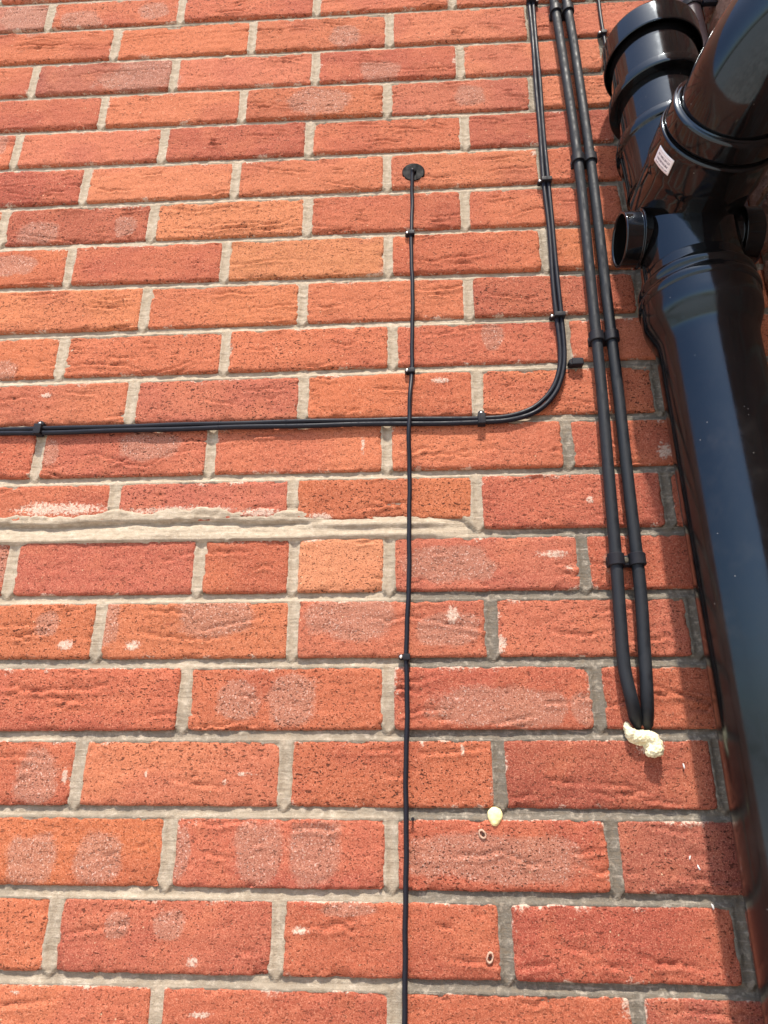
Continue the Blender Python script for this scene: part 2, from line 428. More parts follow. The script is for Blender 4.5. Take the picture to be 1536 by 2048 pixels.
def brick_mesh(name, xa, xb, zb, zt, seed, fine=True, rough=1.0, tint=None, creases=()):
    """zb, zt: (z at xa, z at xb) of the bottom and top arris; front face on y = 0"""
    W_, H_ = xb - xa, zt[0] - zb[0]
    st = .0023 if fine else .006
    def axis(L):
        e = [0, .0006, .0014, .0026, .0042]
        n = max(2, int((L - .0084) / st))
        mid = np.linspace(.0042, L - .0042, n + 1)[1:-1]
        return np.concatenate([e, mid, [L - q for q in reversed(e)]])
    U, V = np.meshgrid(axis(W_), axis(H_), indexing='ij')
    nu, nv = U.shape
    u = U / W_
    x = xa + U
    z0 = zb[0] + (zb[1] - zb[0]) * u; z1 = zt[0] + (zt[1] - zt[0]) * u
    z = z0 + (z1 - z0) * (V / H_)
    dl, dr, db, dt_ = U, W_ - U, V, H_ - V
    # wavering outline
    k1 = .0013 * rough
    x = x + np.exp(-dl / .007) * (fbm(z * 90, x * 0 + seed, 1) - .5) * k1 + np.exp(-dr / .007) * (fbm(z * 90, x * 0 + seed + 9, 2) - .5) * k1
    z = z + np.exp(-db / .007) * (fbm(x * 70, z * 0 + seed, 3) - .5) * k1 + np.exp(-dt_ / .007) * (fbm(x * 70, z * 0 + seed + 5, 4) - .5) * k1
    # corners slightly knocked off
    for du, sx in ((dl, 1), (dr, -1)):
        for dv, sz in ((db, 1), (dt_, -1)):
            kk = (.0004 + .0018 * hash2(np.array([seed * 7 + sx * 3]), np.array([sz + 5]), 3)[0]) * np.exp(-(du + dv) / .004)
            x = x + sx * kk; z = z + sz * kk
    e = 1.0 / np.sqrt(1 / (dl + 3e-4) ** 2 + 1 / (dr + 3e-4) ** 2 + 1 / (db + 3e-4) ** 2 + 1 / (dt_ + 3e-4) ** 2)
    rs = np.random.RandomState(seed)
    off = rs.uniform(-.0012, .0010); tx, tz = rs.uniform(-.008, .008), rs.uniform(-.02, .02)
    h = off + tx * (u - .5) * W_ + tz * (V - H_ / 2)
    h += (fbm(x * 16, z * 22, seed, 2) - .5) * .0016 * rough
    h += (fbm(x * 45, z * 150, seed + 3, 3) - .5) * .0015 * rough
    h += (fbm(x * 210, z * 300, seed + 7, 2) - .5) * .0009 * rough
    chip = fbm(x * 120, z * 120, seed + 11, 2)
    h -= (.0014 + .0030 * chip) * np.exp(-e / (.0007 + .0012 * chip))
    big = fbm(x * 60, z * 60, seed + 13, 3)
    h -= .0030 * sstep(.63, .72, big) * np.exp(-e / .0045)
    if fine:
        h += crease_h(creases, x, z)
    co = np.stack([x, -h, z], -1).reshape(-1, 3)
    idx = np.arange(nu * nv).reshape(nu, nv)
    q = np.stack([idx[:-1, :-1], idx[1:, :-1], idx[1:, 1:], idx[:-1, 1:]], -1).reshape(-1, 4)
    ring = np.concatenate([idx[:, 0], idx[-1, 1:], idx[-2::-1, -1], idx[0, -2:0:-1]])
    bk = co[ring].copy(); bk[:, 1] = .018
    n0 = len(co); nr = len(ring)
    j = np.arange(nr); jn = (j + 1) % nr
    sk = np.stack([ring[jn], ring[j], n0 + j, n0 + jn], -1)
    me = quads_np(name, np.concatenate([co, bk]), np.concatenate([q, sk]))
    # masks
    ks = field(KISS, x, z, .30, 2.5, seed)
    sm = field(SMEAR, x, z, .8, 2.0, seed + 2) * .80
    nz = fbm(x * 45, z * 45, seed + 21, 3)
    ed = np.maximum.reduce([np.exp(-dt_ / .0019) * .92, np.exp(-dl / .0018) * .62, np.exp(-dr / .0018) * .62, np.exp(-db / .0016) * .50])
    sm = np.maximum(sm, ed * (.35 + 1.0 * nz))
    sm = np.maximum(sm, np.exp(-dt_ / .007) * sstep(.56, .74, nz) * .85)
    sm = np.maximum(sm, np.exp(-np.minimum(dl, dr) / .006) * sstep(.62, .76, nz) * .8)
    sm = np.maximum(sm, np.exp(-db / .006) * sstep(.64, .78, nz) * .75)
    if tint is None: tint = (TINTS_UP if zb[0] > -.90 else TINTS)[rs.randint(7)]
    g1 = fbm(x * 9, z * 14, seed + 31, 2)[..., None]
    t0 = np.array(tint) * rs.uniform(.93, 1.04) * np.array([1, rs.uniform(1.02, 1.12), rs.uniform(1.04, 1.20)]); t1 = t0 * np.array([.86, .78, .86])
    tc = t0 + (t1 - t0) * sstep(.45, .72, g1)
    pad = lambda a: np.concatenate([a.ravel(), a.ravel()[ring]])
    cc = np.concatenate([tc.reshape(-1, 3), tc.reshape(-1, 3)[ring]])
    cattr(me, 'tint', np.concatenate([cc, np.ones((len(cc), 1))], 1))
    fattr(me, 'kiss', pad(ks)); fattr(me, 'smear', pad(sm))
    return me

# random small wrinkles besides the traced ones
CREASES = [np.array(c) / 1000 for c in CREASE]
crng = random.Random(21)
for i in range(430):
    x0, z0 = crng.uniform(-.25, .95), crng.uniform(-1.5, .05)
    L = crng.choice([.010, .014, .018, .025, .035, .05, .07])
    n = max(2, int(L / .011) + 1)
    zz = z0; pts = []; drift = crng.uniform(-.0018, .0018)
    for k in range(n):
        pts.append((x0 + L * k / (n - 1), zz)); zz += drift + crng.uniform(-.0035, .0035)
    CREASES.append(np.array(pts))

for r_ in range(1, 21):
    for c_ in range(6):
        if crng.random() < .35: continue
        x0 = -.24 + .225 * c_ + crng.uniform(0, .10); z0 = -.075 * r_ + crng.uniform(.016, .060)
        L = crng.uniform(.05, .12); n = int(L / .012); zz = z0; pts = []; v_ = crng.uniform(-.25, .25)
        for k in range(n):
            pts.append((x0 + L * k / (n - 1), zz)); v_ += crng.uniform(-.18, .18); v_ *= .85; zz += v_ * .012
        CREASES.append(np.array(pts))

wall = empty('brick_wall', (0.2, 0, -2.75))
tag(wall, 'sunlit red brick wall with pale mortar joints carrying the cables', 'wall')
seed = 100
for r in range(ROW0, ROW1 + 1):
    (zt_c, zt_m), (zb_c, zb_m) = bed(r - 1), bed(r)
    P = [XL - .01] + ROWP[r] + [XC + .006]
    for i in range(len(P) - 1):
        xa, xb = P[i] + HP, P[i + 1] - HP
        if xb - xa < .02: continue
        seed += 1
        zb = [zb_c + zb_m * q + HB for q in (xa, xb)]
        zt = [zt_c + zt_m * q - HB for q in (xa, xb)]
        cx, cz = (xa + xb) / 2, (zb[0] + zt[0]) / 2
        if r == 13 and cx < .60:                    # bottoms lost under the thick mended joint
            lift = .016 if cx < .36 else .014
            zb = [q + lift for q in zb]
        tint = None
        for (sx, sz), c in SPECIAL:
            if xa < sx / 1000 < xb and zb[0] < sz / 1000 < zt[0]: tint = c
        fine = xb > -.26 and xa < XC and zt[0] > -1.53 and zb[0] < .06
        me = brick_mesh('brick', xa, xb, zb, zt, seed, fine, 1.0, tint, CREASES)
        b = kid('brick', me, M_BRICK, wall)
        if tint and tint[0] >= .49: b['label'] = 'paler orange brick'

def mortar_arrays(x0, x1, z0, z1, st, hole=None):
    nx, nz = int(round((x1 - x0) / st)) + 1, int(round((z1 - z0) / st)) + 1
    X, Z = np.meshgrid(np.linspace(x0, x1, nx), np.linspace(z0, z1, nz), indexing='ij')
    ub = np.full(X.shape, 9.0); row = np.full(X.shape, ROW0)
    sgn = np.zeros_like(X)
    for k in range(ROW0 - 1, ROW1 + 1):
        c, mm = bed(k); d = Z - (c + mm * X)
        b = np.abs(d) < np.abs(sgn) + (ub == 9.0) * 99
        a = np.abs(d) / HB
        b = a < ub
        ub = np.where(b, a, ub); sgn = np.where(b, d / HB, sgn)
        row = np.where(d < 0, k + 1, row)
    up_ = np.full(X.shape, 99.0)
    for r in range(ROW0, ROW1 + 1):
        sel = row == r
        if not sel.any(): continue
        pp = np.array(ROWP[r] + [XC])
        up_[sel] = np.abs(X[sel][:, None] - pp[None]).min(1) / HP
    u = np.minimum(ub, up_)
    keep = (u < 2.0)
    # the thick mended joint between rows 13 and 14, left of the bare brick
    zg = -.9555 - .0015 * np.sin(X * 23) + (fbm(X * 30, X * 0, 4) - .5) * .006
    thick = (X < .585) & (Z < -.935) & (Z > -.985)
    keep |= thick
    n1, n2, n3 = fbm(X * 60, Z * 60, 41, 3), fbm(X * 260, Z * 260, 43, 2), fbm(X * 22, Z * 60, 47, 3)
    prof = 1 - np.clip(u, 0, 1) ** 2
    # weather-struck joints: set back under the upper brick, nearly flush with the lower one
    isb = ub <= up_ * 1.15
    h = np.where(isb, -.0008 - .0038 * sstep(-1.05, -.30, sgn) - .0009 * sstep(.0, .9, sgn), -.0010 - .0022 * prof)
    h = np.where(u > 1, h - .0022 * np.clip((u - 1) / .5, 0, 1), h)
    # tongues of mortar dragged over the arrises
    n4 = fbm(X * 150, Z * 150, 45, 3)
    tongue = sstep(.56, .70, n1 * .55 + n4 * .45) * np.clip(1.7 - u, 0, 1)
    h = h + np.where(u > .6, tongue * .0006, 0)
    h += (n1 - .5) * .0008 + (n4 - .5) * .0005 + (n2 - .5) * .0009
    # thick joint: thin coat above, a groove, then a ledge sloping out to the lower bricks
    t = (Z - zg)
    ramp = np.clip(-t / .021, 0, 1)
    ledge = -.0070 + .0095 * ramp ** .75 + (fbm(X * 30, Z * 170, 51, 4) - .5) * .0034
    top_edge = .016 + (fbm(X * 28, X * 0 + 3, 53, 3) - .5) * .018
    coat = np.where(t > 0, .0003 + (n1 - .5) * .0020 + (n4 - .5) * .0024 + (fbm(X * 25, Z * 220, 55, 3) - .5) * .0024 - .006 * sstep(.002, 0, t) - .004 * sstep(top_edge - .004, top_edge, t), 0)
    left = sstep(.405, .345, X + (n1 - .5) * .05)
    hl = np.where(t > 0, coat, ledge)
    # second stretch: two rounded beads, no coat above
    t2 = Z + .9535
    bead = -.0030 + .0042 * np.exp(-((t2 + .0075) / .0045) ** 2) + .0048 * np.exp(-((t2 + .021) / .0052) ** 2) + (fbm(X * 40, Z * 130, 57, 3) - .5) * .0016
    bead = np.where(t2 > .002, -.004, bead)
    fade = sstep(.585, .520, X + (n1 - .5) * .04)
    hm = hl * left + bead * (1 - left)
    below = Z < -.979 + (n1 - .5) * .004
    use = thick & ~below
    h = np.where(use, h + (hm - h) * fade, h)
    # colour: new grey mortar on the right and low down, cream elsewhere
    grey = np.clip(sstep(.46, .53, X) * sstep(-.96, -1.03, Z) * .95 + sstep(.56, .80, X) * .75 + sstep(.30, .70, X) * sstep(-.70, -.95, Z) * .35, 0, 1)
    grey = np.maximum(grey, .34 * sstep(-1.0, -1.12, Z))
    grey = grey + .10 * isb * (X < .6)                 # bed joints greyer than uprights: shade in them put into the colour
    grey = np.where(thick & (X < .57), grey * .1, grey)
    grey = grey + (fbm(X * 12, Z * 30, 61, 2) - .5) * .35
    idx = np.arange(nx * nz).reshape(nx, nz)
    kq = keep[:-1, :-1] | keep[1:, :-1] | keep[1:, 1:] | keep[:-1, 1:]
    if hole is not None:
        xm, zm = (X[:-1, :-1] + X[1:, 1:]) / 2, (Z[:-1, :-1] + Z[1:, 1:]) / 2
        kq &= ~((xm > hole[0]) & (xm < hole[1]) & (zm > hole[2]) & (zm < hole[3]))
    q = np.stack([idx[:-1, :-1], idx[1:, :-1], idx[1:, 1:], idx[:-1, 1:]], -1)[kq]
    used = np.unique(q)
    mp = np.full(nx * nz, -1); mp[used] = np.arange(len(used))
    co = np.stack([X, -h, Z], -1).reshape(-1, 3)[used]
    return co, mp[q], grey.ravel()[used]

FB = (-.264, .972, -1.524, .060)
zlo, zhi = bed(ROW1)[0], bed(ROW0 - 1)[0]
a = mortar_arrays(FB[0], FB[1], FB[2], FB[3], .002)
b_ = mortar_arrays(XL - .002, XC, zlo, zhi, .004, FB)
me = quads_np('mortar', np.concatenate([a[0], b_[0]]), np.concatenate([a[1], b_[1] + len(a[0])]))
fattr(me, 'grey', np.concatenate([a[2], b_[2]]))
mo = kid('mortar', me, M_MORTAR, wall); tag(mo, kind='stuff')

def slab(name, x0, x1, y0, y1, z0, z1):
    v = [(x, y, z) for x in (x0, x1) for y in (y0, y1) for z in (z0, z1)]
    f = [(0, 1, 3, 2), (4, 6, 7, 5), (0, 4, 5, 1), (2, 3, 7, 6), (0, 2, 6, 4), (1, 5, 7, 3)]
    return mesh(name, v, f, 10)
kid('wall_core', slab('wall_core', -3.2, 1.24, .0085, .26, -2.75, 2.4), M_SLAB, wall)

# ------------------------------------------------------------------ return wall (plane x = XC, facing left)
rw = empty('side_wall', (1.08, -.5, -2.75))
tag(rw, 'rough shaded brick wall projecting beside the black soil pipe', 'wall')
kid('wall_core', slab('side_wall_core', XC + .009, 1.2, -2.0, .006, -2.75, 2.4), M_SLAB, rw)
tr = Matrix(((0, 1, 0, XC), (1, 0, 0, 0), (0, 0, 1, 0), (0, 0, 0, 1)))
for r in range(ROW0, 16):
    c1, c0 = bed(r - 1)[0], bed(r)[0]
    y = .0
    first = .102 if r % 2 else .215
    k = 0
    while y < 1.2:
        wd = first if k == 0 else .215
        k += 1
        seed += 1
        # built on the main-wall frame (x -> depth), then turned about the corner
        me = brick_mesh('brick', -y - wd + .006, -y - .004, [c0 + HB] * 2, [c1 - HB] * 2, seed, y < .33 and c0 > -.7, 3.2, rng.choice([(.32, .20, .135), (.35, .225, .15), (.30, .165, .105), (.28, .185, .125)]))
        me.transform(tr)
        kid('brick', me, M_BRICK_ROUGH, rw)
        y += wd + .010
vs, fs = [], []
nxm, nzm = 80, 150
for i in range(nxm + 1):
    for j in range(nzm + 1):
        yy, zz = -1.25 * i / nxm, bed(15)[0] + (bed(ROW0 - 1)[0] - bed(15)[0]) * j / nzm
        vs.append((XC + .004 + .0015 * math.sin(yy * 310) * math.cos(zz * 270), yy, zz))
for i in range(nxm):
    for j in range(nzm):
        q = i * (nzm + 1) + j
        fs.append((q, q + 1, q + nzm + 2, q + nzm + 1))
me = mesh('mortar', vs, fs, None)
fattr(me, 'grey', np.full(len(vs), .5))
tag(kid('mortar', me, M_MORTAR, rw), kind='stuff')

# ------------------------------------------------------------------ ground
me = mesh('ground', [(-60, -60, -2.75), (60, -60, -2.75), (60, 60, -2.75), (-60, 60, -2.75)], [(0, 1, 2, 3)], None)
tag(link('ground', me, M_GROUND), kind='structure')

# ------------------------------------------------------------------ tubes, lathes, boxes
def catmull(pts, n=10):
    P = [Vector(p) for p in pts]
    P = [P[0] * 2 - P[1]] + P + [P[-1] * 2 - P[-2]]
    out = []
    for i in range(1, len(P) - 2):
        a, b, c, d = P[i - 1], P[i], P[i + 1], P[i + 2]
        for k in range(n):
            t = k / n
            out.append(.5 * ((2 * b) + (c - a) * t + (2 * a - 5 * b + 4 * c - d) * t * t + (3 * b - a - 3 * c + d) * t ** 3))
    out.append(P[-2])
    return out

def tube(name, pts, r, seg=14, cap=True):
    n = len(pts); rr = r if isinstance(r, (list, tuple)) else [r] * n
    T = [(pts[min(i + 1, n - 1)] - pts[max(i - 1, 0)]).normalized() for i in range(n)]
    nrm = T[0].orthogonal().normalized()
    if abs(T[0].y) < .9: nrm = (Vector((0, -1, 0)) - T[0] * Vector((0, -1, 0)).dot(T[0])).normalized()
    v, f = [], []
    for i in range(n):
        nrm = (nrm - T[i] * nrm.dot(T[i])).normalized()
        bn = T[i].cross(nrm)
        for k in range(seg):
            a = 2 * math.pi * k / seg
            v.append(pts[i] + (nrm * math.cos(a) + bn * math.sin(a)) * rr[i])
    for i in range(n - 1):
        for k in range(seg):
            k2 = (k + 1) % seg
            f.append((i * seg + k, i * seg + k2, (i + 1) * seg + k2, (i + 1) * seg + k))
    if cap:
        f.append(tuple(reversed(range(seg)))); f.append(tuple(range((n - 1) * seg, n * seg)))
    return mesh(name, v, f, 50)

def lathe(name, origin, axis, prof, seg=96, angle=28, xdir=None, closed=False):
    """prof: list of (distance along axis, radius)"""
    ax_ = Vector(axis).normalized()
    e = Vector(xdir) if xdir else ax_.cross(Vector((.03, 1, .02))).normalized()
    g = ax_.cross(e)
    O = Vector(origin); v, f = [], []
    for s, r in prof:
        for k in range(seg):
            a = 2 * math.pi * k / seg
            v.append(O + ax_ * s + (e * math.cos(a) + g * math.sin(a)) * r)
    m_ = len(prof)
    for i in range(m_ - 1 if not closed else m_):
        i2 = (i + 1) % m_
        for k in range(seg):
            k2 = (k + 1) % seg
            f.append((i * seg + k, i * seg + k2, i2 * seg + k2, i2 * seg + k))
    return mesh(name, v, f, angle)

def fillet(prof, r=.0012, n=4):
    """round the inner corners of a profile"""
    out = [prof[0]]
    for i in range(1, len(prof) - 1):
        a, b, c = (Vector((*prof[j], 0)) for j in (i - 1, i, i + 1))
        l1, l2 = (a - b).length, (c - b).length
        q = min(r, l1 * .45, l2 * .45)
        p0, p1 = b + (a - b).normalized() * q, b + (c - b).normalized() * q
        for k in range(n + 1):
            t = k / n
            p = p0.lerp(b, t).lerp(b.lerp(p1, t), t)
            out.append((p.x, p.y))
    out.append(prof[-1])
    return out

def rbox(name, c, s, bev=.001, seg=2):
    bm = bmesh.new()
    bmesh.ops.create_cube(bm, size=1)
    for v in bm.verts:
        v.co = Vector((c[0] + v.co.x * s[0], c[1] + v.co.y * s[1], c[2] + v.co.z * s[2]))
    bmesh.ops.bevel(bm, geom=list(bm.edges), offset=bev, segments=seg, affect='EDGES', profile=.6)
    me = bpy.data.meshes.new(name); bm.to_mesh(me); bm.free()
    smooth(me, 40)
    return me

def join(name, meshes, angle=35):
    bm = bmesh.new()
    for q in meshes: bm.from_mesh(q)
    me = bpy.data.meshes.new(name); bm.to_mesh(me); bm.free()
    for q in meshes: bpy.data.meshes.remove(q)
    smooth(me, angle)
    return me

# ------------------------------------------------------------------ soil stack
AX = Vector((.848, -.072, 0))
st = empty('soil_stack', (AX.x, AX.y, -2.75))
tag(st, 'glossy black soil pipe with branch fitting, bosses and capped top', 'soil pipe')
def vl(name, prof, mat=M_PVC, parent=st, fr=.0012, **k):
    return kid(name, lathe(name, (AX.x, AX.y, 0), (0, 0, 1), fillet(prof, fr), **k), mat, parent)
vl('pipe', [(-2.75, .0550), (-1.6, .0550), (-.80, .0550), (-.779, .0552), (-.770, .0560), (-.757, .0602), (-.750, .0628), (-.743, .0648), (-.735, .0655), (-.720, .0655)], M_PIPE, fr=.004)
vl('pipe_socket', [(-.722, .0560), (-.722, .0656), (-.7195, .0672), (-.7145, .0678), (-.7100, .0668), (-.7075, .0640), (-.7035, .0632), (-.7000, .0652), (-.6955, .0656), (-.6920, .0640), (-.6895, .0598), (-.676, .0592), (-.675, .0560)], fr=.0024)
vl('branch_body', [(-.690, .0540), (-.690, .0572), (-.56, .0574), (-.548, .0580), (-.547, .0606), (-.540, .0608), (-.505, .0614), (-.478, .0620), (-.476, .0655), (-.470, .0662), (-.462, .0655), (-.459, .0625), (-.4585, .0575)], fr=.0014)
vl('riser_pipe', [(-.465, .0550), (-.375, .0550)], fr=.001)
vl('coupling', [(-.397, .0555), (-.3965, .0650), (-.3935, .0662), (-.3825, .0662), (-.3810, .0590), (-.374, .0572), (-.300, .0565), (-.29, .0565)], fr=.0010)
vl('access_cap', [(-.298, .0570), (-.3010, .0572), (-.3020, .0612), (-.3165, .0616), (-.3185, .0624), (-.3185, .0642), (-.317, .0648), (-.283, .0644), (-.279, .0628), (-.278, .0560), (-.270, .0540), (-.2695, .0200), (-.2695, .0005)], fr=.0012)
for s in (1, -1):
    prof = [(0, .030), (.0575, .030), (.058, .0362), (.0605, .0362), (.061, .0330), (.0805, .0330), (.0815, .0322), (.0815, .0300), (.080, .0292), (.058, .0290), (.0575, .002)]
    bo = kid('boss_stub', lathe('boss_stub', (AX.x, AX.y, -.618), (-s, 0, 0), fillet(prof, .0008), 64), M_PVC, st)

BR_O = Vector((AX.x, AX.y, -.5755))
ph, th = R(4.26), R(6)
BA = Vector((math.sin(ph) * math.cos(th), -math.cos(ph) * math.cos(th), math.sin(th)))
def bl(name, prof, mat=M_PVC, fr=.0012, **k):
    return kid(name, lathe(name, BR_O, BA, fillet(prof, fr), **k), mat, st)
bl('branch_socket', [(.0, .0635), (.050, .0640), (.058, .0645), (.064, .0655), (.068, .0660), (.100, .0660), (.1045, .0668), (.1068, .0658), (.1075, .0610), (.1078, .0590)], fr=.0022)
bl('seal_ring', [(.1076, .0580), (.1076, .0600), (.1085, .0612), (.110, .0612)], M_RUBBER)
bl('locking_ring', [(.1085, .0570), (.1090, .0622), (.1110, .0634), (.1305, .0638), (.1328, .0628), (.1338, .0600), (.1342, .0592), (.1350, .0580), (.1342, .0560)], fr=.0012)
# swept bend leaving the branch towards the side wall
d2 = Vector((math.sin(R(45)) * math.cos(R(35)), -math.cos(R(45)) * math.cos(R(35)), math.sin(R(35))))
dm = (BA + d2).normalized()
P0 = BR_O + BA * .112; P1 = BR_O + BA * .150; PC = BR_O + BA * .183
turn = BA.angle(d2); RB = (PC - P1).length / math.tan(turn / 2)
nb = (d2 - BA * d2.dot(BA)).normalized()
pts = [P0, P0.lerp(P1, .5)]
for k in range(13):
    a = turn * k / 12
    pts.append(P1 + BA * (RB * math.sin(a)) + nb * (RB * (1 - math.cos(a))))
pts.append(pts[-1] + d2 * .10); pts.append(pts[-1] + d2 * .12)
kid('bend', tube('bend', pts, .0556, 96, False), M_PVC, st)

# printed label on the branch socket
def sticker_material():
    g = NG('white_printed_label')
    u, v = g.attr('su').outputs['Fac'], g.attr('sv').outputs['Fac']
    lines = g.mr(g.ma('PINGPONG', g.ma('MULTIPLY', u, 4.0), .5), .20, .28)
    cmb = g.n('ShaderNodeCombineXYZ'); g.l(u, cmb.inputs[0]); g.l(v, cmb.inputs[1])
    mp = g.n('ShaderNodeMapping'); g.l(cmb.outputs[0], mp.inputs[0]); mp.inputs['Scale'].default_value = (7, 26, 1)
    brk = g.mr(g.noise(1.0, mp.outputs[0], 1), .40, .50)
    inside = g.ma('MULTIPLY', g.mr(u, .10, .14), g.ma('MULTIPLY', g.mr(u, .86, .80), g.ma('MULTIPLY', g.mr(v, .10, .13), g.mr(v, .9, .86))))
    f = g.ma('MULTIPLY', g.ma('MULTIPLY', lines, brk), inside)
    c = g.mix(g.ma('MULTIPLY', f, .85), (.80, .80, .82), (.10, .10, .13))
    return g.fin(c, .5, .4)
eL = Vector((-.99724, -.07428, 0)); gL = Vector((-.00776, .10424, .99452))
vs, fs, su, svv = [], [], [], []
for i in range(9):
    for j in range(13):
        s_ = .0765 + .0185 * i / 8; t_ = R(326 + 25 * j / 12)
        vs.append(BR_O + BA * s_ + (eL * math.cos(t_) + gL * math.sin(t_)) * .0664); su.append(i / 8); svv.append(j / 12)
for i in range(8):
    for j in range(12):
        q = i * 13 + j; fs.append((q, q + 13, q + 14, q + 1))
me = mesh('label_sticker', vs, fs, None); fattr(me, 'su', su); fattr(me, 'sv', svv)
o = kid('label_sticker', me, sticker_material(), st)
sol = o.modifiers.new('thickness', 'SOLIDIFY'); sol.thickness = .0003; sol.offset = 0

# ------------------------------------------------------------------ brown pipe behind the cap
bp = empty('brown_pipe', (.941, -.03, -.2))
tag(bp, 'thin purplish brown pipe in the corner behind the capped stack', 'pipe')
kid('pipe', lathe('brown_pipe', (.941, -.0305, 0), (0, 0, 1), [(-.62, .0145), (1.2, .0145)], 40), M_BROWN, bp)
kid('pipe_clip', join('pipe_clip', [rbox('c', (.966, -.040, -.148), (.020, .007, .010), .001), lathe('r', (.941, -.0305, 0), (0, 0, 1), [(-.154, .0146), (-.154, .0166), (-.142, .0166), (-.142, .0146)], 32)]), M_CLIP, bp)

# ------------------------------------------------------------------ conduits and their saddles
condA = [(744.0,900),(744.0,160),(743.3,-10),(743.3,-82.0),(746.2,-207.1),(748.7,-429.4),(744.0,-660.7),(740.9,-794.7),(736.0,-928.1),(733.2,-1007.3),(730.0,-1075.7),(727.8,-1129.5),(731.2,-1165.7),(737.6,-1186.2),(741.0,-1196.0)]
condB = [(763.5,900),(763.5,160),(762.5,-10),(762.9,-83.6),(765.4,-197.5),(766.2,-430.3),(762.6,-661.4),(760.8,-795.3),(757.9,-928.6),(756.6,-1007.6),(755.0,-1059.2),(751.2,-1113.8),(748.2,-1155.5),(748.6,-1184.2),(749.6,-1196.0)]
def dep(z, n):                      # stands off the wall, then turns into it at the bottom
    return -.0125 if z > -1.165 else -.0125 + .03 * ((-1.165 - z) / .03) ** 2
for cc, lab in ((condA, 'matte black conduit nearer the twin cable, left one of two'), (condB, 'matte black conduit nearer the soil pipe, right one of two')):
    pts = [Vector((x / 1000, dep(z / 1000, 0), z / 1000)) for x, z in cc]
    pts.append(pts[-1] + Vector((.001, .03, -.006)))
    o = link('cable_conduit', tube('cable_conduit', catmull(pts, 12), .0068, 20), M_CONDUIT)
    tag(o, lab, 'conduit', 'black conduits down the wall')
def saddle(xa, xb, z, lab):
    t = empty('conduit_saddle', ((xa + xb) / 2, 0, z)); tag(t, lab, 'pipe clip', 'double saddle clips holding the conduits')
    for x in (xa, xb):
        prof = [(-.0068, .0069), (-.0070, .0085), (-.0062, .0094), (.0062, .0094), (.0070, .0085), (.0068, .0069)]
        kid('saddle_ring', lathe('saddle_ring', (x, -.0125, z), (0, 0, 1), prof, 40, 40), M_CLIP, t)
    bx = (xa + xb) / 2
    br = kid('bridge', join('bridge', [rbox('b', (bx, -.0055, z), (xb - xa - .014, .011, .0115), .0012), rbox('c', (bx, -.002, z), (xb - xa + .016, .004, .0125), .0008)]), M_CLIP, t)
    kid('screw', join('screw', [lathe('s', (bx, -.0105, z), (0, -1, 0), [(0, .0033), (.0008, .0033), (.0017, .0022), (.0018, .0001)], 20), ]), M_SCREW, t)
def at_z(cc, z):
    zz = [q[1] for q in cc][::-1]; xx = [q[0] for q in cc][::-1]
    return float(np.interp(z * 1000, zz, xx)) / 1000
for z, lab in ((-.1075, 'topmost double saddle clip, level with the capped stack top'), (-.4195, 'double saddle clip on both conduits, second from the top'),
               (-.7185, 'double saddle clip just right of the small loose black clip'), (-1.0130, 'lowest double saddle clip, above the foam-filled hole')):
    saddle(at_z(condA, z), at_z(condB, z), z, lab)

# ------------------------------------------------------------------ twin cable
twin = [(-700,-832.5),(-480,-831.5),(-250,-830.5),(-120,-829.8),(-29.9,-829.3),(28.1,-829.2),(140.4,-828.7),(301.2,-827.9),(470.5,-828.0),(552.7,-829.4),(591.7,-829.1),(627.0,-826.7),(658.5,-815.7),(682.0,-793.1),(694.8,-764.6),(700.0,-731.5),(700.4,-679.6),(700.5,-622.1),(702.3,-529.4),(702.3,-450.2),(704.2,-342.6),(706.9,-217.9),(709.0,-93.7),(710.0,20),(710.5,160),(711.0,900)]
tc = empty('twin_cable', (.7, 0, -.8)); tag(tc, 'black twin cable bending from the horizontal run up the wall', 'cable')
base = catmull([Vector((x / 1000, -.0048 + .0004 * math.sin(x * .02), z / 1000)) for x, z in twin], 10)
for s in (-1, 1):
    pts = []
    for i, p in enumerate(base):
        t = (base[min(i + 1, len(base) - 1)] - base[max(i - 1, 0)]).normalized()
        n_ = Vector((-t.z, 0, t.x)).normalized()
        wv = .0029 + .0004 * math.sin(p.x * 40 + p.z * 31)
        pts.append(p + n_ * s * wv)
    kid('cable_core', tube('cable_core', pts, .0031, 14), M_CABLE, tc)

# ------------------------------------------------------------------ single thin cable with its cover disc
thin = [(512.4,-424.0),(511.8,-432.0),(510.7,-473.3),(508.8,-531.6),(508.8,-612.7),(508.4,-677.3),(506.2,-754.5),(503.3,-790),(503.0,-818.8),(501.6,-850),(501.2,-900.6),(500.0,-995.4),(497.7,-1054.6),(495.4,-1118.4),(495.0,-1179.7),(493.5,-1239.5),(492.5,-1309.7),(492.0,-1353.9),(491.0,-1396.1),(489.4,-1454.9),(488.0,-1600),(487.5,-1900)]
pts = []
for x, z in thin:
    d = -.0030
    if -.870 < z / 1000 < -.785: d = -.0105          # rides over the twin cable
    if z > -424.5: d = -.010
    elif z > -433: d = -.0085
    pts.append(Vector((x / 1000, d, z / 1000)))
pts.insert(0, Vector((.5128, .006, -.4195)))
pts = catmull(pts, 12)
pts = [p + Vector((.0004 * math.sin(p.z * 47) + .0002 * math.sin(p.z * 143 + 1), 0, 0)) for p in pts]
me = tube('thin_cable', pts, .0027, 14)
strp = np.zeros(len(me.vertices)); strp.reshape(-1, 14)[:, (0, 1, 13)] = 1
strp[np.array([v.co.z for v in me.vertices]) > -1.0] = 0
fattr(me, 'stripe', strp)
tag(link('thin_cable', me, M_THIN), 'single thin black cable hanging from the round cover disc', 'cable')
dk = empty('cable_cover', (.5134, 0, -.418)); tag(dk, 'round black cover disc where the thin cable enters the brick', 'cable cover')
